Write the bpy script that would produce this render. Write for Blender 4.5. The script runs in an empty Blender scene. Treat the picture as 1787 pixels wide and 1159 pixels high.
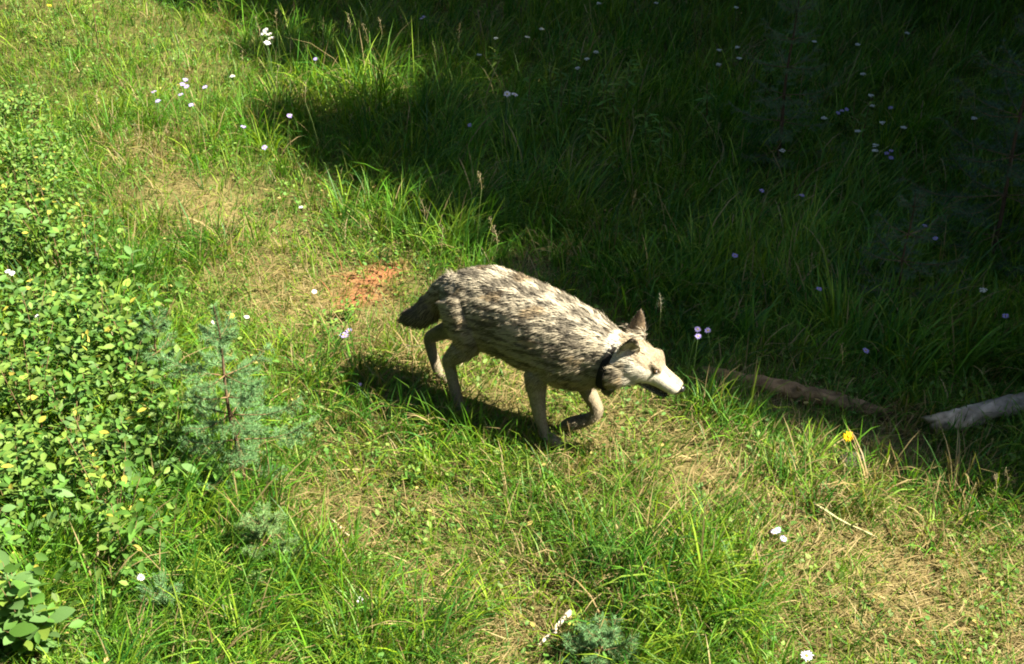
import bpy, math, random
import numpy as np
from mathutils import Vector, Matrix

# ------------------------------------------------------------------ camera, sky, sun, exposure
scene = bpy.context.scene
CAM_H, PITCH, HFOV = 3.4, math.radians(30.0), math.radians(42.0)
cam_data = bpy.data.cameras.new('camera')
cam_data.sensor_fit = 'HORIZONTAL'; cam_data.angle = HFOV
cam_data.clip_start = 0.05; cam_data.clip_end = 600.0
camera = bpy.data.objects.new('camera', cam_data)
camera.location = (0, 0, CAM_H); camera.rotation_euler = (math.pi/2 - PITCH, 0, 0)
scene.collection.objects.link(camera); scene.camera = camera

SUN_TO = Vector((0.88, -0.28, 1.0)).normalized()          # direction towards the sun
SUN_EL = math.asin(SUN_TO.z)
world = bpy.data.worlds.new('World'); scene.world = world; world.use_nodes = True
wn = world.node_tree.nodes; wl = world.node_tree.links
sky = wn.new('ShaderNodeTexSky'); sky.sky_type = 'NISHITA'; sky.sun_disc = False
sky.sun_elevation = SUN_EL; sky.sun_rotation = math.atan2(SUN_TO.x, SUN_TO.y)
wn['Background'].inputs['Strength'].default_value = 0.05
wl.new(sky.outputs['Color'], wn['Background'].inputs['Color'])
sun_data = bpy.data.lights.new('sun', 'SUN'); sun_data.energy = 5.0; sun_data.angle = math.radians(0.53)
sun_data.color = (1.0, 0.93, 0.74)
sun = bpy.data.objects.new('sun', sun_data); scene.collection.objects.link(sun)
sun.rotation_euler = SUN_TO.to_track_quat('Z', 'Y').to_euler()
scene.view_settings.view_transform = 'Standard'; scene.view_settings.look = 'None'
scene.view_settings.exposure = 2.3; scene.view_settings.gamma = 1.0
scene.view_settings.use_curve_mapping = False
scene.cycles.use_denoising = True
scene.cycles.max_bounces = 7; scene.cycles.diffuse_bounces = 4; scene.cycles.transmission_bounces = 4
scene.cycles.filter_width = 1.9

rng = np.random.default_rng(11); random.seed(11)
COL = scene.collection

# ------------------------------------------------------------------ ground height, picking points
def height(x, y):
    x = np.asarray(x, float); y = np.asarray(y, float)
    h = 0.030*np.sin(1.3*x+.7)*np.cos(1.1*y+.4) + 0.018*np.sin(3.1*x+1.2*y) + 0.012*np.sin(5.3*y-2.2*x+1.)
    h += 0.010*np.sin(8.1*x+3.)*np.sin(7.3*y)
    h *= 1-np.exp(-(x**2+(y-5.1)**2)/0.9)
    s = np.clip((-1.15-x-0.12*(y-5))/0.9, 0, 1)
    h = h + 0.10*s*s*(3-2*s)
    far = np.clip((np.hypot(x, y-6)-14)/60, 0, 1)
    return h + far*far*2.0

F_PX = 893.5/math.tan(HFOV/2)
def view_ray(u, v):
    a = (u-893.5)/F_PX; b = -(v-579.5)/F_PX
    return np.array([a, math.cos(PITCH)+b*math.sin(PITCH), -math.sin(PITCH)+b*math.cos(PITCH)])
def at(u, v, above=0.0):
    """world point standing `above` the ground that lies along the sight line of photo pixel u, v"""
    d = view_ray(u, v); z = above
    for _ in range(6):
        t = (z-CAM_H)/d[2]; p = np.array([0, 0, CAM_H])+d*t
        z = float(height(p[0], p[1]))+above
    return p
def ground_pt(u, v): return at(u, v, 0.0)

# ------------------------------------------------------------------ helpers
def link(o, parent=None):
    COL.objects.link(o)
    if parent is not None: o.parent = parent
    return o
def tag(o, label=None, cat=None, group=None, kind=None):
    if label: o['label'] = label
    if cat: o['category'] = cat
    if group: o['group'] = group
    if kind: o['kind'] = kind
    return o
def empty(name, loc, rz=0.0, label=None, cat=None, group=None):
    o = bpy.data.objects.new(name, None); o.empty_display_size = 0.1
    o.location = loc; o.rotation_euler = (0, 0, rz)
    link(o); tag(o, label, cat, group); return o
def np_mesh(name, verts, faces, mat=None, col=None, smooth=True):
    """faces: list of int arrays, each (n, k)"""
    me = bpy.data.meshes.new(name)
    verts = np.ascontiguousarray(verts, np.float32).reshape(-1, 3)
    me.vertices.add(len(verts)); me.vertices.foreach_set('co', verts.ravel())
    loops = np.concatenate([f.ravel() for f in faces]).astype(np.int32)
    tot = np.concatenate([np.full(len(f), f.shape[1], np.int32) for f in faces])
    start = np.concatenate([[0], np.cumsum(tot)[:-1]]).astype(np.int32)
    me.loops.add(len(loops)); me.loops.foreach_set('vertex_index', loops)
    me.polygons.add(len(tot)); me.polygons.foreach_set('loop_start', start); me.polygons.foreach_set('loop_total', tot)
    me.polygons.foreach_set('use_smooth', np.full(len(tot), smooth))
    me.update(calc_edges=True)
    if col is not None:
        a = me.color_attributes.new('Col', 'FLOAT_COLOR', 'POINT')
        c = np.ones((len(verts), 4), np.float32); c[:, :3] = np.asarray(col).reshape(-1, 3)
        a.data.foreach_set('color', c.ravel())
    if mat: me.materials.append(mat)
    return me
def np_obj(name, verts, faces, mat=None, col=None, parent=None, smooth=True):
    return link(bpy.data.objects.new(name, np_mesh(name, verts, faces, mat, col, smooth)), parent)

class Soup:
    """collects tubes / polygons into one mesh"""
    def __init__(s): s.v = []; s.f = []; s.c = []; s.n = 0
    def add(s, v, faces, col):
        v = np.asarray(v, float).reshape(-1, 3); s.v.append(v)
        for f in faces: s.f.append([tuple(int(i)+s.n for i in q) for q in f])
        c = np.asarray(col, float)
        s.c.append(np.broadcast_to(c, (len(v), 3)) if c.ndim == 1 else c); s.n += len(v)
    def tube(s, pts, rad, col, k=6):
        pts = np.asarray(pts, float); n = len(pts); vs = []
        for i in range(n):
            t = pts[min(i+1, n-1)]-pts[max(i-1, 0)]; t = t/(np.linalg.norm(t)+1e-9)
            a = np.cross(t, [0.31, 0.92, 0.17]); a /= np.linalg.norm(a)+1e-9; b = np.cross(t, a)
            for j in range(k):
                th = 2*math.pi*j/k; vs.append(pts[i]+rad[i]*(a*math.cos(th)+b*math.sin(th)))
        q = [(i*k+j, i*k+(j+1) % k, (i+1)*k+(j+1) % k, (i+1)*k+j) for i in range(n-1) for j in range(k)]
        vs.append(pts[0]); vs.append(pts[-1]); e = n*k
        tri = [(e, (j+1) % k, j) for j in range(k)]+[(e+1, (n-1)*k+j, (n-1)*k+(j+1) % k) for j in range(k)]
        s.add(vs, [q, tri], col)
    def blades(s, V, faces, col):
        s.v.append(V.reshape(-1, 3)); s.f.append([tuple(r) for f in faces for r in (f+s.n)])
        s.c.append(col.reshape(-1, 3)); s.n += V.reshape(-1, 3).shape[0]
    def mesh(s, name, mat, smooth=True):
        allf = [q for g in s.f for q in g]
        groups = {}
        for q in allf: groups.setdefault(len(q), []).append(q)
        return np_mesh(name, np.concatenate(s.v), [np.array(g) for g in groups.values()], mat, np.concatenate(s.c), smooth)
    def obj(s, name, mat, parent=None, smooth=True):
        return link(bpy.data.objects.new(name, s.mesh(name, mat, smooth)), parent)

def blade_arrays(base, az, L, W, lean, curl, col0, col1, seg=3, twist=None):
    """n ribbon blades -> verts, [quads, tris], colours. lean: start angle from vertical, curl: added angle to the tip"""
    n = len(L); k = seg
    pts = np.zeros((n, k+1, 3)); pts[:, 0] = base
    ang = lean.copy()
    for i in range(k):
        a = ang+curl*((i+0.5)/k)
        st = np.stack([np.sin(a)*np.cos(az), np.sin(a)*np.sin(az), np.cos(a)], 1)
        pts[:, i+1] = pts[:, i]+st*(L/k)[:, None]
    tw = rng.uniform(-.7, .7, n) if twist is None else twist
    side = np.stack([-np.sin(az+tw), np.cos(az+tw), 0.25*np.sin(3*az)], 1)
    prof = np.array([0.75]+[1.0-0.55*(i/k)**1.6 for i in range(1, k)])
    V = np.zeros((n, 2*k+1, 3)); C = np.zeros((n, 2*k+1, 3))
    for i in range(k):
        w = (W*prof[i]*0.5)[:, None]
        V[:, 2*i] = pts[:, i]-side*w; V[:, 2*i+1] = pts[:, i]+side*w
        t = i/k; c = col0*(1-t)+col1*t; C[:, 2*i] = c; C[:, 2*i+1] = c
    V[:, 2*k] = pts[:, k]; C[:, 2*k] = col1
    o = (np.arange(n)*(2*k+1))[:, None]
    quads = np.concatenate([np.array([2*i, 2*i+1, 2*i+3, 2*i+2])[None]+o for i in range(k-1)]) if k > 1 else np.zeros((0, 4), int)
    tris = np.array([2*k-2, 2*k-1, 2*k])[None]+o
    return V, [quads, tris], C

# ------------------------------------------------------------------ materials
def new_mat(name):
    m = bpy.data.materials.new(name); m.use_nodes = True
    nt = m.node_tree; nt.nodes.clear()
    return m, nt, nt.nodes.new('ShaderNodeOutputMaterial')
def leaf_mat(name, color=None, transl=0.38, rough=0.55, spec=0.2, tint=(1.15, 1.25, 0.55)):
    m, nt, out = new_mat(name); N = nt.nodes.new; L = nt.links.new
    if color is None:
        src = N('ShaderNodeAttribute'); src.attribute_name = 'Col'; cs = src.outputs['Color']
    else:
        nz = N('ShaderNodeTexNoise'); nz.inputs['Scale'].default_value = 30
        oi = N('ShaderNodeObjectInfo'); hs = N('ShaderNodeHueSaturation')
        hs.inputs['Color'].default_value = (*color, 1)
        mr = N('ShaderNodeMapRange'); mr.inputs[3].default_value = 0.65; mr.inputs[4].default_value = 1.35
        L(oi.outputs['Random'], mr.inputs[0]); 
        mu = N('ShaderNodeMath'); mu.operation = 'MULTIPLY_ADD'; mu.inputs[1].default_value = 0.5; mu.inputs[2].default_value = 0.75
        L(nz.outputs['Fac'], mu.inputs[0])
        mm = N('ShaderNodeMath'); mm.operation = 'MULTIPLY'; L(mr.outputs[0], mm.inputs[0]); L(mu.outputs[0], mm.inputs[1])
        L(mm.outputs[0], hs.inputs['Value']); cs = hs.outputs['Color']
    p = N('ShaderNodeBsdfPrincipled'); p.inputs['Roughness'].default_value = rough
    p.inputs['Specular IOR Level'].default_value = spec
    L(cs, p.inputs['Base Color'])
    tr = N('ShaderNodeBsdfTranslucent')
    mx = N('ShaderNodeMix'); mx.data_type = 'RGBA'; mx.blend_type = 'MULTIPLY'; mx.inputs[0].default_value = 1.0
    L(cs, mx.inputs[6]); mx.inputs[7].default_value = (*tint, 1); L(mx.outputs[2], tr.inputs['Color'])
    ms = N('ShaderNodeMixShader'); ms.inputs[0].default_value = transl
    L(p.outputs[0], ms.inputs[1]); L(tr.outputs[0], ms.inputs[2]); L(ms.outputs[0], out.inputs['Surface'])
    return m
def vcol_mat(name, rough=0.8, spec=0.2, noise=0.0, nscale=40, bump=0.0):
    m, nt, out = new_mat(name); N = nt.nodes.new; L = nt.links.new
    a = N('ShaderNodeAttribute'); a.attribute_name = 'Col'
    p = N('ShaderNodeBsdfPrincipled'); p.inputs['Roughness'].default_value = rough
    p.inputs['Specular IOR Level'].default_value = spec
    cs = a.outputs['Color']
    nz = N('ShaderNodeTexNoise'); nz.inputs['Scale'].default_value = nscale; nz.inputs['Detail'].default_value = 6
    tc = N('ShaderNodeTexCoord'); L(tc.outputs['Object'], nz.inputs['Vector'])
    if noise:
        hs = N('ShaderNodeHueSaturation'); mu = N('ShaderNodeMath'); mu.operation = 'MULTIPLY_ADD'
        mu.inputs[1].default_value = 2*noise; mu.inputs[2].default_value = 1-noise
        L(nz.outputs['Fac'], mu.inputs[0]); L(mu.outputs[0], hs.inputs['Value']); L(cs, hs.inputs['Color']); cs = hs.outputs['Color']
    L(cs, p.inputs['Base Color'])
    if bump:
        b = N('ShaderNodeBump'); b.inputs['Strength'].default_value = bump; b.inputs['Distance'].default_value = 0.02
        L(nz.outputs['Fac'], b.inputs['Height']); L(b.outputs[0], p.inputs['Normal'])
    L(p.outputs[0], out.inputs['Surface']); return m

M_GRASS = leaf_mat('grass_blades', None, 0.42, 0.5, 0.25)
M_FOL = leaf_mat('leaf_foliage', None, 0.36, 0.55, 0.2)
M_NEEDLE = leaf_mat('spruce_needles', None, 0.12, 0.55, 0.25, (1.0, 1.1, .8))
M_BARK = vcol_mat('bark', 0.9, 0.1, 0.45, 30, 0.6)
M_FUR = vcol_mat('wolf_fur', 0.65, 0.25)
M_SKIN = vcol_mat('wolf_coat', 0.85, 0.1, 0.25, 90)
M_PETAL = leaf_mat('petals', None, 0.25, 0.6, 0.2, (1, 1, 1))
M_DARK = vcol_mat('dark_glossy', 0.35, 0.5)
M_STONE = vcol_mat('stone', 0.9, 0.2, 0.4, 25, 0.5)
LEAF_MATS = [leaf_mat('leaf_green', (.085, .185, .032)), leaf_mat('leaf_yellow_green', (.17, .25, .042)),
             leaf_mat('leaf_grey_green', (.105, .195, .062)), leaf_mat('leaf_deep_green', (.045, .11, .025)),
             leaf_mat('leaf_turning_yellow', (.36, .30, .06))]

# ------------------------------------------------------------------ maps over the meadow
def anchors(lst):
    return np.array([[*ground_pt(u, v)[:2], r] for u, v, r in lst])
DRY = anchors([(250,270,.3),(340,350,.38),(430,400,.34),(510,480,.4),(580,530,.35),(700,590,.45),(860,660,.42),(1050,760,.34),
    (1180,850,.36),(1290,880,.30),(1380,960,.24),(1500,1040,.30),(1620,1080,.30),(1720,1000,.34),(1660,930,.3),(1740,1110,.35),(1560,960,.22),(1420,1110,.2),(640,960,.22),(570,890,.24),
    (760,1040,.22),(900,1010,.18),(980,1080,.20),(850,1120,.2),(1490,820,.28),(1560,800,.25),(620,780,.2),(760,880,.18),(1330,700,.2),(940,470,.2)])
RED = anchors([(625,490,.08),(672,482,.07),(615,520,.08),(655,515,.06)])
LUSH = anchors([(380,440,.42),(300,250,.45),(640,650,.2),(720,690,.2),(790,745,.18),(870,800,.2),(700,720,.25),(1000,860,.3),(1150,930,.3),(1080,1010,.3),(620,640,.3),(560,1020,.25),(680,1110,.3),
    (1420,870,.25),(1640,880,.3),(1200,1080,.3),(1260,720,.2),(480,250,.5),(700,370,.45),(600,200,.7),(780,440,.3),(380,900,.4),(400,1080,.4),(150,500,.5),(180,700,.45),(60,650,.4),(250,980,.3),(100,1020,.25),(330,780,.3),(40,300,.6)])
def field(A, x, y):
    out = np.ones_like(x)
    for ax, ay, r in A: out *= 1-np.exp(-((x-ax)**2+(y-ay)**2)/(r*r))
    return 1-out
def dryness(x, y):
    return field(DRY, x, y)*np.clip(.80+.60*wob(x, y, 2.3)+.35*wob(y, x, 5.1), 0, 1)
def wob(x, y, s=1.0):
    return (np.sin(2.7*s*x+1.9*s*y)+np.sin(4.3*s*x-3.1*s*y+1.3)+np.sin(1.7*s*y-5.9*s*x+.4)+np.sin(7.7*s*x+6.1*s*y+2.))/4
EDGE_Y = [2.5, 4.58, 5.37, 6.4, 7.26, 9.0, 11.84, 17]; EDGE_X = [5.0, 2.17, .94, -.1, -.66, -1.9, -3.3, -6]
def forest_side(x, y):       # >0: the tall growth beyond the trail
    return x-np.interp(y, EDGE_Y, EDGE_X)
WOLF_O = np.array([-0.035, 5.113]); WOLF_H = math.radians(34)
def wolf_local(x, y):
    dx, dy = x-WOLF_O[0], y-WOLF_O[1]
    return dx*math.cos(WOLF_H)-dy*math.sin(WOLF_H), dx*math.sin(WOLF_H)+dy*math.cos(WOLF_H)
def sample_ground(n, ymin=2.6, ymax=15.5, margin=0.9, power=1.0):
    y = ymin*(ymax/ymin)**rng.random(n) if power == 1.0 else ymin+(ymax-ymin)*rng.random(n)**power
    half = 0.384*(.866*y+1.7)+margin
    x = rng.uniform(-1, 1, n)*half
    return x, y

# ------------------------------------------------------------------ ground sheet
def build_ground():
    g = np.concatenate([-np.geomspace(170, 7.2, 26), np.arange(-7, 7.01, .14), np.geomspace(7.2, 170, 26)])
    gy = np.concatenate([6-np.geomspace(170, 7.2, 26), 6+np.arange(-7, 10.01, .14), 6+np.geomspace(10.3, 170, 26)])
    X, Y = np.meshgrid(g, gy); Z = height(X, Y)
    nx, ny = len(g), len(gy)
    i = np.arange(nx*ny).reshape(ny, nx)
    q = np.stack([i[:-1, :-1], i[:-1, 1:], i[1:, 1:], i[1:, :-1]], -1).reshape(-1, 4)
    x, y = X.ravel(), Y.ravel()
    d = dryness(x, y)[:, None]; r = np.clip(field(RED, x, y)*1.2, 0, 1)[:, None]
    soil = np.array([.07, .068, .022]); straw = np.array([.12, .10, .042]); red = np.array([.25, .10, .05])
    c = soil*(1-d)+straw*d; c = c*(1-r)+red*r
    m = vcol_mat('ground_soil', 0.95, 0.05, 0.6, 9, 0.9)
    o = np_obj('ground', np.stack([X, Y, Z], -1), [q], m, c)
    tag(o, kind='structure')
build_ground()

# ------------------------------------------------------------------ grass layers (stuff)
G1, G2, G3 = np.array([.085, .205, .016]), np.array([.175, .270, .022]), np.array([.040, .125, .014])
STRAW, STRAW2, RUST = np.array([.32, .25, .12]), np.array([.26, .19, .085]), np.array([.27, .11, .05])
def grass_colors(x, y, dryp):
    n = len(x); r = rng.random(n); w = wob(x, y, .8)*.5+.5
    base = np.where((r < .45)[:, None], G1, np.where((r < .45+.30*w+.12)[:, None], G2, G3))
    base = base*rng.uniform(.7, 1.35, (n, 1))*np.array([1, 1, 1])+rng.normal(0, .006, (n, 3))
    s = rng.random(n) < dryp
    sc = np.where((rng.random(n) < .6)[:, None], STRAW, STRAW2)*rng.uniform(.7, 1.25, (n, 1))
    base = np.where(s[:, None], sc, base)
    red = rng.random(n) < .5*np.clip(field(RED, x, y)*1.2, 0, 1)
    base = np.where(red[:, None], RUST*rng.uniform(.7, 1.3, (n, 1)), base)
    return np.clip(base, .008, .8)

def short_grass():
    x, y = sample_ground(300000, margin=.55)
    d = dryness(x, y); r = field(RED, x, y); fs = forest_side(x, y)
    keep = rng.random(len(x)) < (0.97-.18*d)*(1-.45*np.clip(r*1.2, 0, 1))*(.75+.25*wob(x, y, 1.5))*np.where(fs > .3, .55, 1)
    x, y, d = x[keep], y[keep], d[keep]; n = len(x); fs = fs[keep]
    lu = field(LUSH, x, y)
    L = rng.gamma(6, .167, n)*(.095+.06*lu+.04*np.clip(fs, 0, 1)-.03*d)
    W = rng.uniform(.0028, .0058, n)*(.75+.07*y)
    az = rng.uniform(0, 2*np.pi, n)
    # lay direction drifts over the meadow
    az = np.where(rng.random(n) < .45, 2.4*wob(x, y, .6)+rng.normal(-.6, .7, n), az)
    lean = np.abs(rng.normal(.25, .25, n))+.55*d*rng.random(n); curl = rng.uniform(.2, 1.5, n)
    c = grass_colors(x, y, .06+.50*d)
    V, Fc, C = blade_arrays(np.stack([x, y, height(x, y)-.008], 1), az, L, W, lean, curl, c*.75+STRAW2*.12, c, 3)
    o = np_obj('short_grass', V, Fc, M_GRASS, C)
    tag(o, 'short fine grass covering the meadow and the trail', 'grass', kind='stuff')
short_grass()

LOG_LINES = [(ground_pt(1235, 660)[:2], ground_pt(1540, 730)[:2]), (ground_pt(1615, 750)[:2], ground_pt(1790, 712)[:2])]
def tall_grass():
    x, y = sample_ground(12400, margin=.65)
    d = dryness(x, y); fs = forest_side(x, y); lu = field(LUSH, x, y); r = field(RED, x, y)
    p = np.clip(.34+.75*lu+.75*np.clip(fs*1.6, 0, 1)-.75*d-r, .02, 1)
    keep = rng.random(len(x)) < p
    x, y, d, fs, lu = (a[keep] for a in (x, y, d, fs, lu)); n = len(x)
    H = (.13+.13*lu+.17*np.clip(fs*1.2, 0, 1)-.05*d)*rng.uniform(.6, 1.25, n)
    wx, wl_ = wolf_local(x, y)
    under = (wx > -.62) & (wx < 1.0) & (np.abs(wl_) < .2)
    H = np.where(under, np.minimum(H, .09), H)
    front = (wx > -.8) & (wx < 1.0) & (wl_ < -.1) & (wl_ > -.65)
    H = np.where(front, np.minimum(H, np.where(wx > .08, .10, .19)), H)
    for la, lb in LOG_LINES:
        ab = lb-la; t = np.clip(((x-la[0])*ab[0]+(y-la[1])*ab[1])/(ab @ ab), 0, 1)
        dl = np.hypot(x-la[0]-t*ab[0], y-la[1]-t*ab[1]); H = np.where(dl < .25, np.minimum(H, .135), H)
    nb = rng.integers(8, 20, n)
    idx = np.repeat(np.arange(n), nb); N = len(idx)
    rad = np.abs(rng.normal(0, .035, N)); th = rng.uniform(0, 2*np.pi, N)
    bx = x[idx]+rad*np.cos(th); by = y[idx]+rad*np.sin(th)
    lay = 2.4*wob(x, y, .5)-.5
    az = th+rng.normal(0, .5, N)
    az = np.where(rng.random(N) < .5, lay[idx]+rng.normal(0, .6, N), az)
    L = H[idx]*rng.uniform(.55, 1.35, N)*1.15
    W = rng.uniform(.0035, .0085, N)*np.clip(.65+L*1.4, .6, 1.25)
    lean = np.abs(rng.normal(.12, .16, N)); curl = rng.uniform(.3, 2.3, N)*(.7+.5*rng.random(n)[idx])
    cl = grass_colors(x, y, .02+.3*d)[idx]*rng.uniform(.8, 1.2, (N, 1))
    dead = rng.random(N) < .05+.12*d[idx]
    cl = np.where(dead[:, None], STRAW*rng.uniform(.6, 1.2, (N, 1)), cl)
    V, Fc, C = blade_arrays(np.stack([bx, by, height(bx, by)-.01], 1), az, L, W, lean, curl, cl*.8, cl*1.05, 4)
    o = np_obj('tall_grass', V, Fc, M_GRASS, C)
    tag(o, 'tall arching broad-bladed grass in clumps along the trail', 'grass', kind='stuff')
tall_grass()

def straw_litter():
    x, y = sample_ground(90000, margin=.5)
    d = dryness(x, y)
    keep = rng.random(len(x)) < .05+.55*d
    x, y = x[keep], y[keep]; n = len(x)
    az = rng.uniform(0, 2*np.pi, n); az = np.where(rng.random(n) < .55, 2.2*wob(x, y, .7)-.4+rng.normal(0, .5, n), az)
    L = rng.uniform(.04, .17, n); W = rng.uniform(.0025, .006, n)
    lean = rng.uniform(1.0, 1.5, n); curl = rng.uniform(-.1, .45, n)
    c = np.where((rng.random(n) < .65)[:, None], STRAW, STRAW2)*rng.uniform(.65, 1.4, (n, 1))
    V, Fc, C = blade_arrays(np.stack([x, y, height(x, y)+rng.uniform(.0, .035, n)], 1), az, L, W, lean, curl, c, c, 2)
    o = np_obj('straw_litter', V, Fc, M_GRASS, C)
    tag(o, 'dry straw lying flattened along the trodden trail', 'straw', kind='stuff')
straw_litter()

def leaf_soup(x, y, z, size, col, tilt=.5, ratio=.55):
    """n small pointed oval leaves, 4 triangles each"""
    n = len(x); az = rng.uniform(0, 2*np.pi, n)
    nx, ny = rng.normal(0, tilt, n), rng.normal(0, tilt, n)
    nrm = np.stack([nx, ny, np.ones(n)], 1); nrm /= np.linalg.norm(nrm, axis=1)[:, None]
    a = np.stack([np.cos(az), np.sin(az), np.zeros(n)], 1); a -= nrm*np.sum(a*nrm, 1)[:, None]; a /= np.linalg.norm(a, axis=1)[:, None]
    b = np.cross(nrm, a); s = size[:, None]; w = s*ratio*.5
    P = np.stack([x, y, z], 1)
    V = np.stack([P, P+a*s*.35+b*w+nrm*s*.06, P+a*s*.72+b*w*.75+nrm*s*.05, P+a*s, P+a*s*.72-b*w*.75+nrm*s*.05, P+a*s*.35-b*w+nrm*s*.06, P+a*s*.5-nrm*s*.02], 1)
    o = (np.arange(n)*7)[:, None]
    f = np.concatenate([np.array(t)[None]+o for t in ((0, 5, 6), (5, 4, 6), (4, 3, 6), (3, 2, 6), (2, 1, 6), (1, 0, 6))])
    C = np.repeat(col[:, None, :], 7, 1)
    return V, [f], C
def ground_cover():
    x, y = sample_ground(110000, margin=.6)
    d = dryness(x, y); lu = field(LUSH, x, y)
    keep = rng.random(len(x)) < np.clip(.18+.35*(wob(x, y, 1.3) > .1)-.25*d, .02, 1)
    x, y, d = x[keep], y[keep], d[keep]; n = len(x)
    z = height(x, y)+rng.uniform(.01, .10, n)*(1-.6*d)
    sz = rng.uniform(.012, .034, n)
    c = np.where((rng.random(n) < .5)[:, None], np.array([.075, .17, .03]), np.array([.14, .22, .045]))*rng.uniform(.7, 1.3, (n, 1))
    yel = rng.random(n) < .05; c = np.where(yel[:, None], np.array([.38, .3, .1]), c)
    V, Fc, C = leaf_soup(x, y, z, sz, c, .55, .6)
    o = np_obj('ground_cover', V, Fc, M_FOL, C)
    tag(o, 'low small-leaved herbs growing through the grass', 'ground cover', kind='stuff')
ground_cover()

# ------------------------------------------------------------------ wolf
def build_wolf():
    root = empty('wolf', (WOLF_O[0], WOLF_O[1], 0.0), -WOLF_H,
                 'grey wolf with dark collar walking head down along the grassy trail', 'wolf')
    # wolf frame: x forward, y to its left, z up
    S = Soup(); grey = (.2, .17, .13)
    def ring(c, u, v, a, b, k=18, e=2.3):
        out = []
        for j in range(k):
            t = 2*math.pi*j/k; cu, sv = math.cos(t), math.sin(t)
            out.append(c+u*a*math.copysign(abs(cu)**(2/e), cu)+v*b*math.copysign(abs(sv)**(2/e), sv))
        return out
    def loft(rings):
        k = len(rings[0]); n = len(rings); vs = [p for r in rings for p in r]
        q = [(i*k+j, i*k+(j+1) % k, (i+1)*k+(j+1) % k, (i+1)*k+j) for i in range(n-1) for j in range(k)]
        vs += [np.mean(rings[0], 0), np.mean(rings[-1], 0)]; e = n*k
        t = [(e, (j+1) % k, j) for j in range(k)]+[(e+1, (n-1)*k+j, (n-1)*k+(j+1) % k) for j in range(k)]
        S.add(vs, [q, t], grey)
    Y = np.array([0, 1., 0]); Z = np.array([0, 0, 1.]); X = np.array([1., 0, 0])
    # torso + neck : x, top, bottom, half width
    T = [(-.315,.60,.52,.035),(-.285,.635,.475,.075),(-.22,.69,.385,.122),(-.14,.725,.350,.138),(-.05,.742,.345,.140),(.05,.737,.340,.142),
         (.14,.724,.325,.150),(.24,.707,.305,.155),(.33,.69,.298,.152),(.41,.672,.315,.138),(.48,.650,.348,.116),(.54,.628,.372,.104),
         (.60,.618,.395,.096),(.66,.615,.42,.085),(.70,.60,.45,.06)]
    xs = np.array([t[0] for t in T]); xi = np.linspace(xs[0], xs[-1], 44)
    R = []
    for x in xi:
        top, bot, w = (np.interp(x, xs, [t[j] for t in T]) for j in (1, 2, 3))
        R.append(ring(np.array([x, 0, (top+bot)/2-.0]), Y, Z, w, (top-bot)/2, 24, 2.15))
    loft(R)
    # head along its own axis
    A = np.array([.640, 0, .553]); B = np.array([.858, 0, .414]); HL = np.linalg.norm(B-A); D = (B-A)/HL
    yaw = math.radians(17); D = np.array([D[0]*math.cos(yaw), D[0]*math.sin(yaw), D[2]]); HY = np.array([-math.sin(yaw), math.cos(yaw), 0])
    NU = np.cross(D, HY)
    HS = [(-.12,.045,.09,.062),(0,.058,.105,.082),(.15,.066,.108,.094),(.28,.067,.098,.090),(.40,.062,.082,.075),(.47,.052,.068,.060),(.54,.042,.058,.052),
          (.64,.036,.050,.049),(.78,.033,.046,.046),(.90,.031,.041,.041),(.97,.027,.032,.034),(1.0,.014,.015,.017)]
    loft([ring(A+D*HL*t+NU*(up-dn)/2, HY, NU, w, (up+dn)/2, 22, 2.2) for t, up, dn, w in HS])
    # lower jaw, parted a little from the upper
    JS = [(.30,-.062,.022,.052),(.45,-.070,.020,.043),(.60,-.071,.016,.035),(.75,-.069,.013,.030),(.86,-.065,.011,.026),(.90,-.063,.006,.016)]
    loft([ring(A+D*HL*t+NU*n, HY, NU, w, h, 16, 2.2) for t, n, h, w in JS])
    # brow ridges and cheek ruff
    for s in (-1, 1):
        loft([ring(A+D*HL*t+NU*n+HY*s*l, HY, NU, r, r*.7, 12) for t, n, l, r in ((.30,.050,.045,.018),(.40,.052,.046,.022),(.47,.044,.042,.018),(.55,.030,.033,.010))])
        loft([ring(A+D*HL*t+NU*n+HY*s*l, HY, NU, r*.7, r, 12) for t, n, l, r in ((-.20,-.075,.055,.040),(.0,-.08,.068,.050),(.18,-.075,.068,.042),(.34,-.058,.055,.022))])
    # ears: curved shells, hollow towards the front and outside
    def ear(base, tip, wdir, fdir, w):
        ax = (tip-base); rings = []
        for t in np.linspace(0, 1, 9):
            ww = w*(1.0-.10*(1-t)**3)*(1-t**1.9)**.75+.002; c = base+ax*t
            pts = []
            for j in range(10):
                q = -1+2*j/9; dep = -0.030*(1-t)*(1-q*q)
                pts.append(c+wdir*ww*q+fdir*(dep+.006*(1-.5*t)))
            for j in range(9, -1, -1):
                q = -1+2*j/9; dep = -0.030*(1-t)*(1-q*q)
                pts.append(c+wdir*ww*q+fdir*(dep-.007*(1-.5*t)-.002))
            rings.append(pts)
        loft(rings)
    def nrmz(v): v = np.array(v, float); return v/np.linalg.norm(v)
    EARS = []
    for s, (tx_, ty_, tz_) in ((-1, (.030, -.118, .158)), (1, (.018, .094, .172))):
        base = A+HY*s*.058+D*.005+Z*.034; tip = A+D*tx_+HY*ty_+Z*tz_
        ax = nrmz(tip-base); f = nrmz(.40*D+.92*s*HY+.05*Z); f = nrmz(f-ax*np.dot(f, ax)); w = np.cross(ax, f)
        ear(base-ax*.02, tip, w, f, .047); EARS.append((base, tip, ax, f, w))
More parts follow.
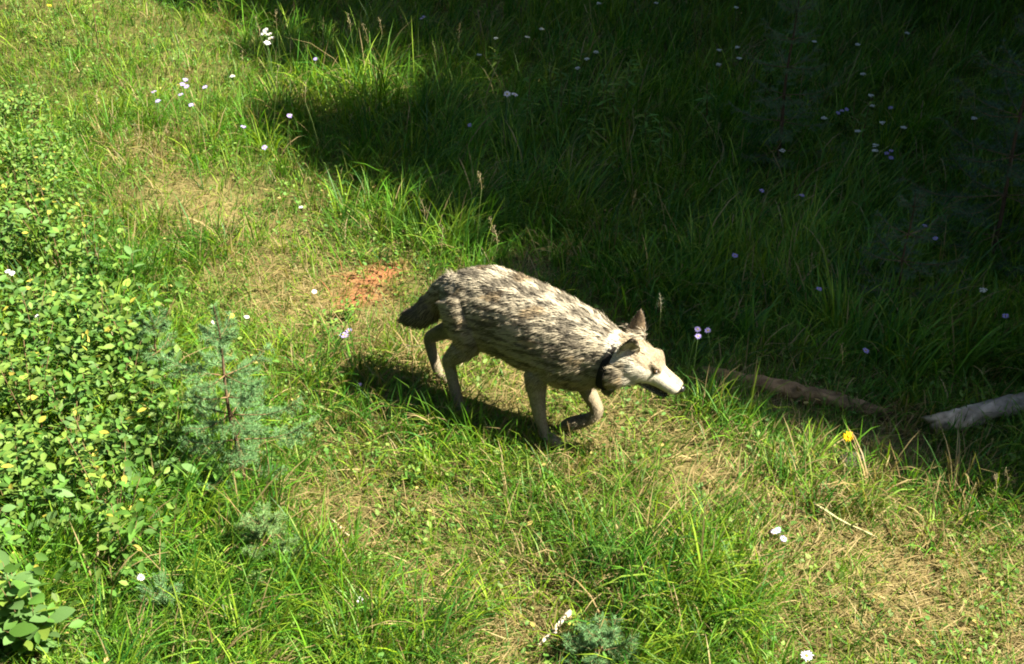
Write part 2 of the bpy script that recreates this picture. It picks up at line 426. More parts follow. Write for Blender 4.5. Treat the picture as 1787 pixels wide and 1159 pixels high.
    # limbs : points (x, y, z, radius) ; tapering tubes
    LIMBS = {
     'front_right': [(.33,-.075,.60,.080),(.36,-.085,.50,.085),(.30,-.09,.42,.072),(.232,-.088,.355,.056),(.226,-.086,.29,.045),(.234,-.084,.21,.036),(.247,-.082,.13,.029),(.262,-.08,.075,.0235),(.285,-.08,.038,.030),(.320,-.08,.028,.033),(.354,-.08,.022,.023)],
     'front_left': [(.33,.075,.60,.080),(.37,.085,.50,.082),(.345,.088,.41,.066),(.33,.085,.325,.052),(.375,.083,.255,.041),(.425,.08,.19,.032),(.448,.078,.155,.030),(.430,.072,.118,.026),(.385,.062,.086,.030),(.345,.052,.064,.035),(.305,.046,.046,.027),(.288,.045,.040,.017)],
     'hind_right': [(-.19,-.07,.60,.100),(-.15,-.085,.52,.108),(-.12,-.095,.44,.088),(-.135,-.097,.375,.060),(-.20,-.095,.31,.042),(-.242,-.092,.265,.033),(-.235,-.09,.215,.028),(-.215,-.09,.13,.0265),(-.198,-.09,.06,.0255),(-.175,-.09,.028,.028),(-.14,-.09,.02,.021)],
     'hind_left': [(-.19,.07,.60,.100),(-.19,.085,.52,.105),(-.21,.09,.44,.082),(-.27,.09,.375,.058),(-.37,.088,.30,.043),(-.455,.086,.245,.034),(-.487,.085,.222,.031),(-.482,.085,.17,.027),(-.46,.085,.10,.026),(-.44,.085,.045,.026),(-.41,.085,.026,.028),(-.375,.085,.02,.021)],
     'tail': [(-.26,0,.62,.045),(-.31,0,.595,.042),(-.35,0,.545,.045),(-.385,0,.48,.050),(-.42,0,.425,.052),(-.47,0,.385,.046),(-.52,0,.360,.034),(-.555,0,.345,.018)],
    }
    for nm, P in LIMBS.items():
        P = np.array(P); m = len(P)
        # smooth resample
        ti = np.linspace(0, m-1, m*3)
        Q = np.stack([np.interp(ti, np.arange(m), P[:, j]) for j in range(4)], 1)
        for _ in range(2): Q[1:-1] = .25*Q[:-2]+.5*Q[1:-1]+.25*Q[2:]
        R = []
        for i in range(len(Q)):
            t = Q[min(i+1, len(Q)-1), :3]-Q[max(i-1, 0), :3]; t = nrmz(t)
            u = nrmz(Y-t*np.dot(Y, t)); v = np.cross(t, u); r = Q[i, 3]
            flat = .72 if r > .06 else .92
            R.append(ring(Q[i, :3], u, v, r*flat, r, 14, 2.1))
        loft(R)
        if nm != 'tail':                      # toes
            e = P[-1, :3]; dirn = nrmz(P[-1, :3]-P[-3, :3])
            for l in (-.018, -.006, .006, .018):
                a = P[-2, :3]+Y*l*.8; b = e+dirn*(.016-abs(l)*.4)+Y*l
                loft([ring(a, Y, Z, .009, .012, 8), ring((a+b)/2, Y, Z, .0105, .013, 8), ring(b, Y, Z, .009, .010, 8), ring(b+dirn*.008-Z*.003, Y, Z, .005, .005, 8)])
    tmp = S.obj('wolf_tmp', None)
    md = tmp.modifiers.new('r', 'REMESH'); md.mode = 'VOXEL'; md.voxel_size = .0062; md.adaptivity = 0
    ms = tmp.modifiers.new('s', 'SMOOTH'); ms.factor = .5; ms.iterations = 5
    dg = bpy.context.evaluated_depsgraph_get()
    me = bpy.data.meshes.new_from_object(tmp.evaluated_get(dg)); 
    old = tmp.data; bpy.data.objects.remove(tmp); bpy.data.meshes.remove(old)
    me.name = 'body'
    nv = len(me.vertices); co = np.zeros(nv*3, np.float32); me.vertices.foreach_get('co', co); co = co.reshape(-1, 3).astype(float)
    no = np.zeros(nv*3, np.float32); me.vertices.foreach_get('normal', no); no = no.reshape(-1, 3).astype(float)
    me.polygons.foreach_set('use_smooth', np.ones(len(me.polygons), bool))
    # flow segments : start, end (fur lies from start to end), radius, part id
    SEG = []
    def seg(p, q, r, part): SEG.append((np.array(p, float), np.array(q, float), r, part))
    tor = [(.62,0,.53,.10),(.52,0,.505,.12),(.40,0,.505,.165),(.24,0,.52,.175),(.05,0,.555,.175),(-.12,0,.56,.165),(-.29,0,.56,.10)]
    for a, b in zip(tor[:-1], tor[1:]): seg(a[:3], b[:3], (a[3]+b[3])/2, 0)
    hp = [(1.0, 0), (.8, -.005), (.6, -.01), (.4, -.01), (.15, -.02), (-.1, -.02)]; hr = [.025, .035, .045, .075, .10, .10]
    for i in range(5): seg(A+D*HL*hp[i][0]+NU*hp[i][1], A+D*HL*hp[i+1][0]+NU*hp[i+1][1], (hr[i]+hr[i+1])/2, 1)
    for nm, P in LIMBS.items():
        part = 3 if nm == 'tail' else 2
        for a, b in zip(P[:-1], P[1:]):
            if part == 2 and a[3] > .075: continue
            seg(a[:3], b[:3], (a[3]+b[3])/2, part)
    for base, tip, ax, f, w in EARS: seg(base, tip, .03, 4)
    def classify(P):
        best = np.full(len(P), 9.); flow = np.zeros_like(P); part = np.zeros(len(P), int); tt = np.zeros(len(P))
        wsum = np.zeros(len(P)); fl = np.zeros_like(P)
        for p, q, r, k in SEG:
            d = q-p; L2 = np.dot(d, d); t = np.clip(((P-p) @ d)/L2, 0, 1)
            dist = np.linalg.norm(P-(p+t[:, None]*d), axis=1)/r
            b = dist < best; best[b] = dist[b]; part[b] = k
            w = np.exp(-5*dist); fl += w[:, None]*d/math.sqrt(L2); wsum += w
        return part, fl/np.maximum(np.linalg.norm(fl, axis=1), 1e-6)[:, None]
    def noise3(P, s):
        return (np.sin(P[:, 0]*s+1.3*np.sin(P[:, 2]*s*.7))+np.sin(P[:, 2]*s*1.3+P[:, 1]*s*.8+.7)+np.sin(P[:, 0]*s*.6-P[:, 2]*s*1.7+2.1))/3
    def coat(P, Nn, part):
        """light and dark pile colour and share of dark hairs"""
        n = len(P); pale = np.tile([.40, .34, .24], (n, 1)); dark = np.tile([.028, .022, .017], (n, 1)); share = np.full(n, .40)
        z = P[:, 2]; x = P[:, 0]
        top = np.interp(x, xs, [t[1] for t in T]); bot = np.interp(x, xs, [t[2] for t in T])
        hgt = np.clip((z-bot)/(top-bot+1e-6), 0, 1)
        to = part == 0
        share = np.where(to, np.interp(hgt, [0, .25, .5, .8, 1], [.25, .40, .58, .68, .66]), share)
        st_ = P*np.array([22., 30., 70.]); share = np.where(to, share+.12*noise3(P, 21)+.30*noise3(st_, 1.)*hgt, share)
        sad = np.exp(-((x-.30)/.10)**2)*np.exp(-((hgt-.62)/.22)**2); share = np.where(to, share-.20*sad, share)
        neck = np.clip((x-.40)/.15, 0, 1); share = np.where(to, share-.12*neck, share)
        pale[to] = np.array([.27, .215, .13])*(1-hgt[to, None])+np.array([.46, .40, .30])*hgt[to, None]  # pale hairs darker towards the belly: lower flank shade put into the coat
        tan = to & (noise3(P, 33) > .5); pale[tan] = [.38, .29, .18]
        # head
        h = part == 1; rel = P-A; t = rel @ D/HL; nn = rel @ NU; lat = np.abs(rel @ HY)
        share = np.where(h, .10, share); pale[h] = [.72, .66, .54]
        brow = h & (nn > .028) & (t < .55); share = np.where(brow, .38, share); pale[brow] = [.50, .40, .27]
        mask = h & (t > .30) & (t < .50) & (nn > .030) & (lat < .06); share = np.where(mask, .48, share)
        bridge = h & (t >= .55) & (nn > .012) & (lat < .026); share = np.where(bridge, .22, share); pale[bridge] = [.52, .42, .28]
        chk = h & (t < .30) & (nn < -.015) & (nn > -.065); share = np.where(chk, .20, share); 
        lip = h & (t > .34) & (nn < -.046) & (nn > -.070) & (lat < .07); share = np.where(lip, .95, share); dark[lip] = [.018, .016, .016]
        jawl = h & (t > .34) & (nn <= -.070); share = np.where(jawl, .75, share); dark[jawl] = [.03, .027, .025]
        nz = h & (t > .96); share = np.where(nz, 1.0, share); dark[nz] = [.016, .015, .016]
        for sgn in (-1, 1):
            ey = np.linalg.norm(P-(A+D*HL*.455+NU*.034+HY*sgn*.058), axis=1); rim = h & (ey < .017); share = np.where(rim, .9, share); dark[rim] = [.03, .024, .02]
        # legs
        l = part == 2; share = np.where(l, .16+.10*noise3(P, 30), share); pale[l] = [.34, .28, .19]  # cream legs toned darker, their shade put into the hair colour
        up = l & (z > .30); share = np.where(up, .38, share)
        paw = l & (z < .05); share = np.where(paw, .35, share)
        paw_shade = l & (P[:, 1] > 0) & (x > .25) & (x < .42) & (z < .125); share = np.where(paw_shade, .55, share)  # shade on the raised forepaw painted as extra dark hairs
        # tail
        ta = part == 3; tx = np.clip((-.29-x)/.26, 0, 1)
        share = np.where(ta, np.interp(tx, [0, .45, .65, 1], [.66, .68, .92, 1.0]), share); dark[ta] = [.028, .023, .019]  # black tip is coat; the rest is darkened to carry the tail's shade
        pale[ta] = [.28, .22, .15]
        # ears
        e = part == 4
        for base, tip, ax, f, w in EARS:
            r = P-base; own = e & (np.sign(P[:, 1]) == np.sign(base[1]))
            inn = own & ((Nn @ f) > .15)
            out = own & ~inn
            share = np.where(inn, .08, share); pale[inn] = [.62, .52, .42]
            share = np.where(out, .62, share); pale[out] = [.34, .24, .14]; dark[out] = [.05, .035, .025]
            ee = own & ((r @ ax) > .085); share = np.where(ee, .85, share)
        return pale, dark, np.clip(share, 0, 1)
    part, flow = classify(co); pale, dark, share = coat(co, no, part)
    bc = (pale*(1-share[:, None])+dark*share[:, None])*.7
    a = me.color_attributes.new('Col', 'FLOAT_COLOR', 'POINT'); c4 = np.ones((nv, 4), np.float32); c4[:, :3] = bc
    a.data.foreach_set('color', c4.ravel()); me.materials.clear(); me.materials.append(M_SKIN)
    body = link(bpy.data.objects.new('body', me), root)
    # ---- fur strands
    me.calc_loop_triangles(); nt = len(me.loop_triangles)
    tr = np.zeros(nt*3, np.int32); me.loop_triangles.foreach_get('vertices', tr); tr = tr.reshape(-1, 3)
    e1, e2 = co[tr[:, 1]]-co[tr[:, 0]], co[tr[:, 2]]-co[tr[:, 0]]; ar = np.linalg.norm(np.cross(e1, e2), axis=1)
    n = 115000
    pick = rng.choice(nt, n, p=ar/ar.sum()); r1, r2 = rng.random(n), rng.random(n); s = r1+r2 > 1; r1[s], r2[s] = 1-r1[s], 1-r2[s]
    P = co[tr[pick, 0]]+e1[pick]*r1[:, None]+e2[pick]*r2[:, None]
    Nn = no[tr[pick, 0]]; part, flow = classify(P); pale, dark, share = coat(P, Nn, part)
    rel = P-A; ht = rel @ D/HL
    Ls = np.choose(part, [.036, .012, .012, .056, .011]).astype(float)
    Ls = np.where((part == 0) & (P[:, 0] > .42), .042, Ls)
    Ls = np.where((part == 0) & (P[:, 0] > .25) & (np.abs(P[:, 1]) < .06) & (P[:, 2] > .6), .044, Ls)
    Ls = np.where((part == 1) & (ht < .25), .030, Ls); Ls = np.where((part == 1) & (ht > .55), .006, Ls)
    Ls = np.where((part == 2) & (P[:, 2] > .28), .032, Ls)
    Ls *= rng.uniform(.6, 1.3, n)*(1+.30*np.clip(Nn[:, 2], 0, 1)*(part == 0))
    keep = ~((part == 1) & (ht > .94)); 
    # clumps: nearby hairs share a lean
    cl = np.stack([noise3(P, 95.), noise3(P[:, [1, 2, 0]], 110.), noise3(P[:, [2, 0, 1]], 102.)], 1)
    d = flow-Nn*np.sum(flow*Nn, 1)[:, None]; d /= np.maximum(np.linalg.norm(d, axis=1), 1e-6)[:, None]
    down = np.where(part == 0, .28, 0)[:, None]*np.array([0, 0, -1.])
    lift = (np.choose(part, [.26, .24, .20, .40, .3])+.22*np.clip(Nn[:, 2], 0, 1)*(part == 0))[:, None]
    d = d+down+lift*Nn+.22*cl+rng.normal(0, .10, (n, 3)); d /= np.linalg.norm(d, axis=1)[:, None]
    mot = noise3(P*np.array([.40, 1, 1.35]), 88.)+.6*noise3(P[:, [2, 0, 1]]*np.array([1.5, .4, 1.]), 61.)
    isd = rng.random(n) < np.clip(share-.05+1.05*mot*(part == 0)+.15*noise3(P, 140.), 0, 1)
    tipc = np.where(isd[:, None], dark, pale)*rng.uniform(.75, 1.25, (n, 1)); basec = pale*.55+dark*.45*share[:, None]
    droop = (d+np.array([0, 0, -.25])-Nn*.25); droop /= np.linalg.norm(droop, axis=1)[:, None]
    side = np.cross(d, Nn); side /= np.maximum(np.linalg.norm(side, axis=1), 1e-6)[:, None]
    W = np.choose(part, [.0025, .0017, .0017, .0028, .0014])[:, None]*rng.uniform(.7, 1.2, (n, 1))
    m1 = P+d*(Ls*.5)[:, None]; m2 = m1+droop*(Ls*.5)[:, None]; p0 = P-Nn*.002
    V = np.stack([p0-side*W*.5, p0+side*W*.5, m1-side*W*.42, m1+side*W*.42, m2], 1)[keep]
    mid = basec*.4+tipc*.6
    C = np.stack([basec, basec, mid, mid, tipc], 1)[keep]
    k = len(V); o = (np.arange(k)*5)[:, None]
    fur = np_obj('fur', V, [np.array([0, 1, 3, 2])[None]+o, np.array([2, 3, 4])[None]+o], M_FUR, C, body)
    tag(fur, kind='stuff')
    # ---- nose, eyes, collar
    def ball(name, c, r, col, mat, parent, sc=(1, 1, 1)):
        s2 = Soup(); k = 12; vs = []; q = []
        for i in range(9):
            ph = math.pi*i/8
            for j in range(k):
                th = 2*math.pi*j/k; vs.append(np.array(c)+r*np.array([sc[0]*math.sin(ph)*math.cos(th), sc[1]*math.sin(ph)*math.sin(th), sc[2]*math.cos(ph)]))
        q = [(i*k+j, (i+1)*k+j, (i+1)*k+(j+1) % k, i*k+(j+1) % k) for i in range(8) for j in range(k)]
        s2.add(vs, [q], col); return s2.obj(name, mat, parent)
    nosep = A+D*HL*.985+NU*.004
    ball('nose', nosep, .019, (.012, .011, .012), M_DARK, root, (1, 1.0, .9))
    for s in (-1, 1):
        e = A+D*HL*.455+NU*.034+HY*s*.0600
        eye = ball('eye', e, .0105, (.06, .03, .01), M_DARK, root)
        ball('pupil', e+D*.003+HY*s*.0055+NU*.001, .0065, (.006, .006, .006), M_DARK, eye)
    Sc = Soup(); k = 28; vs = []
    cc = np.array([.568, 0, .497]); cn = nrmz([.97, 0, -.22]); cu = np.cross(Y, cn)*-1; cu = nrmz(np.array([.22, 0, .97]))
    for off, gr in ((-.014, .010), (-.014, .021), (.014, .021), (.014, .010)):
        for j in range(k):
            th = 2*math.pi*j/k; vs.append(cc+cn*off+Y*math.cos(th)*(.106+gr)+cu*(math.sin(th)*(.112+gr)-.012))
    q = [(i*k+j, i*k+(j+1) % k, ((i+1) % 4)*k+(j+1) % k, ((i+1) % 4)*k+j) for i in range(4) for j in range(k)]
    Sc.add(vs, [q], (.016, .015, .014)); collar = Sc.obj('collar', vcol_mat('collar_webbing', .95, .03), root, False)
    tag(collar, 'dark collar band around the neck')
    Sb = Soup(); bc_ = cc-cu*.145+cn*.01
    Sb.tube([bc_-Y*.04, bc_-Y*.034, bc_+Y*.034, bc_+Y*.04], [.014, .028, .028, .014], (.014, .013, .012), 8)
    Sb.obj('collar_unit', M_DARK, collar)
build_wolf()
# ------------------------------------------------------------------ leaf meshes shared by the shrubs and herbs
def leaf_mesh(name, mat, wr, fold=.10, droop=.18, serr=0.0):
    """a unit-long leaf along +x, folded on its midrib and drooping at the tip"""
    prof = [(0, .0), (.10, .35), (.28, .85), (.5, 1.0), (.72, .78), (.90, .36), (1, 0)]
    V = []; Fq = []; Ft = []
    for t, w in prof:
        z = -droop*t*t; hw = w*wr*.5
        if w == 0: V.append((t, 0, z))
        else:
            V += [(t, -hw, z+fold*w*.5), (t, 0, z), (t, hw, z+fold*w*.5)]
    def row(i): return 1+3*(i-1)
    Ft += [(0, row(1), row(1)+1), (0, row(1)+1, row(1)+2)]
    for i in range(1, 5):
        a, b = row(i), row(i+1); Fq += [(a, b, b+1, a+1), (a+1, b+1, b+2, a+2)]
    e = len(V)-1; a = row(5); Ft += [(a, e, a+1), (a+1, e, a+2)]
    return np_mesh(name, np.array(V), [np.array(Fq), np.array(Ft)], mat)
OVAL = [leaf_mesh('leaf', m, wr, fo, dr) for m in LEAF_MATS for wr, fo, dr in ((.40, .12, .2), (.50, .08, .3))]
BROAD = [leaf_mesh('leaf', m, wr, fo, dr) for m in (LEAF_MATS[2], LEAF_MATS[0], LEAF_MATS[1]) for wr, fo, dr in ((.56, .09, .12), (.66, .05, .22))]
LANCE = [leaf_mesh('leaf', m, .20, .06, .3) for m in LEAF_MATS[:2]]

def leaf_dir_matrix(p, az, up, roll, size):
    fx = Vector((math.cos(az)*math.cos(up), math.sin(az)*math.cos(up), math.sin(up)))
    s = Vector((-math.sin(az), math.cos(az), 0)); n = fx.cross(s)
    s2 = s*math.cos(roll)+n*math.sin(roll); n2 = fx.cross(s2)
    M = Matrix((( fx.x, s2.x, n2.x, p[0]), (fx.y, s2.y, n2.y, p[1]), (fx.z, s2.z, n2.z, p[2]), (0, 0, 0, 1)))
    return M @ Matrix.Scale(size, 4)

def make_shrub(name, base, h, stems, leaf_n, leaf_size, meshes, weights, label, cat, group=None, spread=.5, inner=120, whorl=False, inner_size=.03, up=.25):
    root = empty(name, tuple(base), 0, label, cat, group)
    st = Soup(); tips = []
    for i in range(stems):
        az = random.uniform(0, 2*math.pi); le = random.uniform(.05, spread); hh = h*random.uniform(.6, 1.05)
        pts = []; p = np.array([random.uniform(-.03, .03), random.uniform(-.03, .03), -.03])
        for k in range(6):
            pts.append(p.copy()); a = le*(.5+.9*k/5)
            p = p+np.array([math.cos(az)*math.sin(a), math.sin(az)*math.sin(a), math.cos(a)])*hh/5
            az += random.uniform(-.25, .25)
        st.tube(pts, list(np.linspace(.0045, .0015, 6)*max(.7, h*1.5)), (.13, .085, .045), 5)
        tips.append(np.array(pts))
    st.obj('stem', M_BARK, root)
    per = max(3, leaf_n//stems)
    for pts in tips:
        a0 = random.uniform(0, 6.28)
        for k in range(per):
            t = 1-(k/per)**1.15*.75; f = t*(len(pts)-1); i = min(int(f), len(pts)-2)
            p = pts[i]+(pts[i+1]-pts[i])*(f-i)
            az = a0+k*2.4+random.uniform(-.3, .3) if not whorl else a0+k*2*math.pi/5+random.uniform(-.2, .2)
            me = random.choices(meshes, weights)[0]
            o = bpy.data.objects.new('leaf', me); o.parent = root
            size = leaf_size*random.uniform(.65, 1.2)*(.7 if k < 2 and not whorl else 1)
            o.matrix_local = leaf_dir_matrix(p, az, random.uniform(-.25, .45)+up*t, random.uniform(-.5, .5), size)
            COL.objects.link(o)
    if inner:
        q = rng.normal(0, 1, (inner, 2))*h*.30*max(spread, .4)*1.2; z = rng.uniform(.08, .85, inner)*h
        c = np.where((rng.random(inner) < .5)[:, None], np.array([.075, .165, .03]), np.array([.13, .21, .04]))*rng.uniform(.6, 1.3, (inner, 1))
        yel = rng.random(inner) < .03; c = np.where(yel[:, None], np.array([.34, .30, .05]), c)
        V, Fc, C = leaf_soup(q[:, 0], q[:, 1], z, rng.uniform(.7, 1.25, inner)*inner_size, c, .6, .55)
        o = np_obj('inner_leaves', V, Fc, M_FOL, C, root); tag(o, kind='stuff')
    return root

def in_poly(u, v, P):
    c = False; j = len(P)-1
    for i in range(len(P)):
        if (P[i][1] > v) != (P[j][1] > v) and u < (P[j][0]-P[i][0])*(v-P[i][1])/(P[j][1]-P[i][1])+P[i][0]: c = not c
        j = i
    return c

def build_shrubs():
    W5 = [3, 3, 2.4, 2.4, 2.5, 2.5, 1.5, 1.5, .12, .12]
    pts = []
    poly = [(-330, 190), (60, 190), (110, 330), (170, 470), (230, 590), (290, 700), (360, 800), (400, 900), (370, 985), (290, 1060), (150, 1010), (-60, 1120), (-400, 1100)]
    tries = 0
    while len(pts) < 112 and tries < 12000:
        tries += 1
        u, v = random.uniform(-330, 420), random.uniform(190, 1120)
        if not in_poly(u, v, poly): continue
        g = ground_pt(u, v)
        if np.hypot(*(g-ground_pt(428, 862))[:2]) < .34 or np.hypot(*(g-ground_pt(405, 960))[:2]) < .32: continue
        if any(np.hypot(*(g-p)[:2]) < .145 for p, _, _ in pts): continue
        pts.append((g, u, v))
    for g, u, v in pts:
        small = v < 430
        h = random.uniform(.26, .60)*(1.0 if not small else .9)
        kind = random.randrange(4); tall = h > .43
        Wk = [[6, 6, 1.5, 1.5, 1, 1, 1, 1, .08, .08], [1.5, 1.5, 6, 6, 1, 1, .3, .3, .25, .25], [1, 1, 1, 1, 6, 6, 1, 1, .05, .05], [2, 2, .6, .6, 1, 1, 5, 5, .1, .1]][kind]
        look = ('tall ' if tall else 'low ')+['fresh green', 'yellow-green', 'grey-green', 'deep green'][kind]+' '
        sap = ground_pt(428, 862); big = at(70, 1150)
        dist = np.hypot(*(g-sap)[:2])
        lab, grp = ((look+'small oval-leaved shrub crowding the trunk of the young spruce sapling', 'shrubs around the young spruce sapling') if dist < .42 else
                    (look+'oval-leaved shrub at the open edge of the bank facing the trail', 'shrubs along the open edge of the bank') if g[0] > -1.45-.25*(g[1]-5) else
                    (look+'oval-leaved shrub standing behind the shrub with the largest leaves', 'shrubs behind the largest-leaved shrub') if np.hypot(*(g-big)[:2]) < .75 else
                    (look+'oval-leaved shrub deep in the thicket on the bank', 'shrubs deep in the bank thicket'))
        make_shrub('leafy_shrub', g, h, random.randint(3, 5), 34 if not small else 18, random.uniform(.050, .072) if not small else .044, OVAL, Wk,
                   lab if not small else look+'small-leaved shrub with some yellowing leaves on the bank further up the trail',
                   'shrub', grp if not small else 'yellowing shrubs on the bank up the trail', .55, 130 if not small else 200, inner_size=.042 if not small else .032)
    g = at(70, 1150, 0.0)
    make_shrub('broadleaf_shrub', g, .46, 8, 96, .090, BROAD, [4, 4, 2, 2, 1, 1],
               'grey-green shrub with the largest rounded leaves, at the foot of the bank', 'shrub', None, .6, 40, inner_size=.05)
    g = at(-20, 1000); make_shrub('broadleaf_shrub', g, .40, 5, 50, .080, BROAD, [4, 4, 2, 2, 1, 1],
               'grey-green broad-leaved shrub behind the shrub with the largest leaves', 'shrub', None, .6, 30, inner_size=.05)
    # leafy rosettes rising over the small shrubs
    for (u, v) in ((240, 480), (140, 860), (45, 840), (125, 930), (215, 850), (340, 850), (390, 840), (60, 760), (150, 700)):
        g = at(u, v+45)
        make_shrub('whorled_herb', g, random.uniform(.25, .36), 1, 12, random.uniform(.075, .10), OVAL[:1]+OVAL[4:5]+OVAL[:1]+LANCE[:1]*0, [1, 1, 1],
                   'single-stemmed herb with a whorl of long leaves at its top among the shrubs', 'herb', 'whorled herbs among the shrubs', .15, 0, True, up=.1)
    # willow-herb like forbs standing in the shade and in the meadow
    forbs = [(985, 210), (1010, 200), (1050, 220), (1075, 230), (960, 190), (1120, 260), (920, 230), (1030, 270), (1090, 180), (1000, 130), (1150, 300), (1340, 160), (1490, 260), (1230, 250), (860, 130)]
    for u, v in forbs:
        make_shrub('leafy_forb', at(u, v+30), random.uniform(.42, .62), 2, 44, random.uniform(.07, .095), LANCE, [2, 1],
                   'upright forb with narrow leaves all up its stem in the forest shade', 'forb', 'narrow-leaved forbs in the shade', .15, 0, up=.15)
    make_shrub('leafy_forb', at(178, 95), .75, 1, 26, .10, LANCE, [1, 2], 'tall single forb with drooping narrow leaves at the upper end of the trail', 'forb', None, .12, 0)
    for u, v in ((1250, 985), (1270, 1120), (1140, 1060), (720, 850), (660, 810), (1010, 1130), (520, 780), (590, 600), (610, 560), (1170, 1000)):
        make_shrub('leafy_forb', at(u, v), random.uniform(.12, .2), 2, 22, random.uniform(.05, .07), LANCE, [2, 1],
                   'short bright forb with narrow leaves growing in the sunny trail grass', 'forb', 'short forbs in the sunny grass', .35, 30, inner_size=.022)
build_shrubs()

# ------------------------------------------------------------------ spruces
def needles_along(soup, pts, dens, nl, col, flat=.0):
    pts = np.asarray(pts); seg = pts[1:]-pts[:-1]; Ls = np.linalg.norm(seg, axis=1); n = max(8, int(Ls.sum()*dens))
    f = np.sort(rng.random(n))*len(seg); i = np.minimum(f.astype(int), len(seg)-1)
    p = pts[i]+seg[i]*(f-i)[:, None]; t = seg[i]/np.maximum(Ls[i], 1e-6)[:, None]
    r = rng.normal(0, 1, (n, 3)); r[:, 2] = r[:, 2]*.8+.3; r -= t*np.sum(r*t, 1)[:, None]; r /= np.linalg.norm(r, axis=1)[:, None]
    d = t*.55+r*.85; d /= np.linalg.norm(d, axis=1)[:, None]
    s = np.cross(d, rng.normal(0, 1, (n, 3))); s /= np.linalg.norm(s, axis=1)[:, None]
    w = nl*.042; L = nl*rng.uniform(.7, 1.2, (n, 1))
    V = np.stack([p-s*w, p+s*w, p+d*L*.6+s*w*.8, p+d*L, p+d*L*.6-s*w*.8], 1)
    o = (np.arange(n)*5)[:, None]
    fc = [np.array([0, 1, 2, 4])[None]+o, np.array([4, 2, 3])[None]+o]
    c = col*rng.uniform(.7, 1.35, (n, 1)); C = np.repeat(c[:, None], 5, 1)
    soup.append((V, fc, C))
def soup_obj(name, lst, mat, parent):
    v = []; c = []; groups = {}; n = 0
    for V, fc, C in lst:
        V = V.reshape(-1, 3); v.append(V); c.append(C.reshape(-1, 3))
        for f in fc: groups.setdefault(f.shape[1], []).append(f+n)
        n += len(V)
    return np_obj(name, np.concatenate(v), [np.concatenate(g) for g in groups.values()], mat, np.concatenate(c), parent)
def spruce_sapling(base, h, whorls, label, lean=(0, 0), col=(.100, .200, .076), group=None, dens=1500, nl=.019):
    """whorls: list of (height fraction, number, length, rise)"""
    root = empty('spruce_sapling', tuple(base), 0, label, 'spruce', group); col = np.array(col)
    st = Soup(); tp = [np.array([lean[0]*t, lean[1]*t, h*t-.03]) + np.array([.008*math.sin(9*t), 0, 0]) for t in np.linspace(0, 1, 9)]
    st.tube(tp, list(np.linspace(.013, .003, 9)*max(.6, min(h, 1.1))), (.10, .065, .04), 7); st.obj('trunk', M_BARK, root)
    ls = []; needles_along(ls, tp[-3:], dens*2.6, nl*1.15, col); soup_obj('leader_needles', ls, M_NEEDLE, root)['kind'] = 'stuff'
    for ht, n, bl, rise in whorls:
        a0 = random.uniform(0, 6.28)
        for j in range(n):
            az = a0+2*math.pi*j/n+random.uniform(-.3, .3); L = bl*random.uniform(.75, 1.15)
            p0 = np.array([lean[0]*ht, lean[1]*ht, h*ht-.03]); pts = [p0]; p = p0
            for k in range(6):
                a = rise+.10*k-.12*math.sin(k); p = p+np.array([math.cos(az)*math.cos(a), math.sin(az)*math.cos(a), math.sin(a)])*L/6; pts.append(p)
            pts = np.array(pts); bs = Soup(); bs.tube(pts, list(np.linspace(.0032, .0008, 7)), (.17, .115, .06), 5)
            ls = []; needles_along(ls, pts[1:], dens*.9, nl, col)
            for k in range(2, 7):
                for s in (-1, 1):
                    if random.random() < .12: continue
                    tl = L*.42*(1-.13*k)*random.uniform(.7, 1.2)+.02; ta = az+s*random.uniform(.55, .95)
                    q = [pts[k-1]+(pts[k]-pts[k-1])*random.random()]
                    for m in range(3): q.append(q[-1]+np.array([math.cos(ta), math.sin(ta), random.uniform(-.25, .15)])*tl/3)
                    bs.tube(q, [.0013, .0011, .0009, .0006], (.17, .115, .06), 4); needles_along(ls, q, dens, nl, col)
                    if tl > .08:
                        for s3 in (-1, 1):
                            t3 = ta+s3*.7; q3 = [np.array(q[1])]; 
                            for m in range(2): q3.append(q3[-1]+np.array([math.cos(t3), math.sin(t3), -.1])*tl*.2)
                            needles_along(ls, q3, dens, nl, col)
            b = bs.obj('branch', M_BARK, root); soup_obj('needles', ls, M_NEEDLE, b)['kind'] = 'stuff'
    return root
spruce_sapling(ground_pt(428, 862), .92, [(.84, 4, .10, .35), (.66, 5, .27, .08), (.55, 3, .16, .2), (.46, 5, .27, .0), (.33, 4, .28, -.05), (.18, 4, .26, -.08)],
               'young blue-green spruce sapling with bare orange twigs beside the trail', (-.04, .02))
spruce_sapling(at(470, 1010), .34, [(.85, 4, .08, .5), (.6, 4, .14, .25), (.35, 4, .16, .15), (.15, 4, .16, .05)],
               'short bushy spruce seedling at the foot of the taller sapling', (0, 0), (.12, .21, .07))
spruce_sapling(at(293, 690), .48, [(.8, 4, .10, .35), (.55, 4, .14, .2), (.3, 4, .16, .1)],
               'small spruce sapling standing among the shrubs behind the taller sapling', (-.03, 0))
spruce_sapling(at(1045, 1165), .2, [(.85, 4, .07, .5), (.55, 5, .12, .3), (.25, 5, .13, .2)], 'tiny blue-green spruce seedling beside the pale stick', (0, 0))
spruce_sapling(at(290, 1090), .22, [(.8, 4, .08, .4), (.4, 5, .13, .2)], 'tiny spruce seedling overgrown by broad grass near the bank', (0, 0))
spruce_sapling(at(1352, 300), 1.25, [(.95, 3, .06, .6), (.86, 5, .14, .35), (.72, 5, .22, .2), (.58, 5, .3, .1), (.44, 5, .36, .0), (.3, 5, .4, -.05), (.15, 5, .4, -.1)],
               'slender spruce sapling in the deep forest shade', (.03, 0), (.09, .16, .07), None, 600, .02)
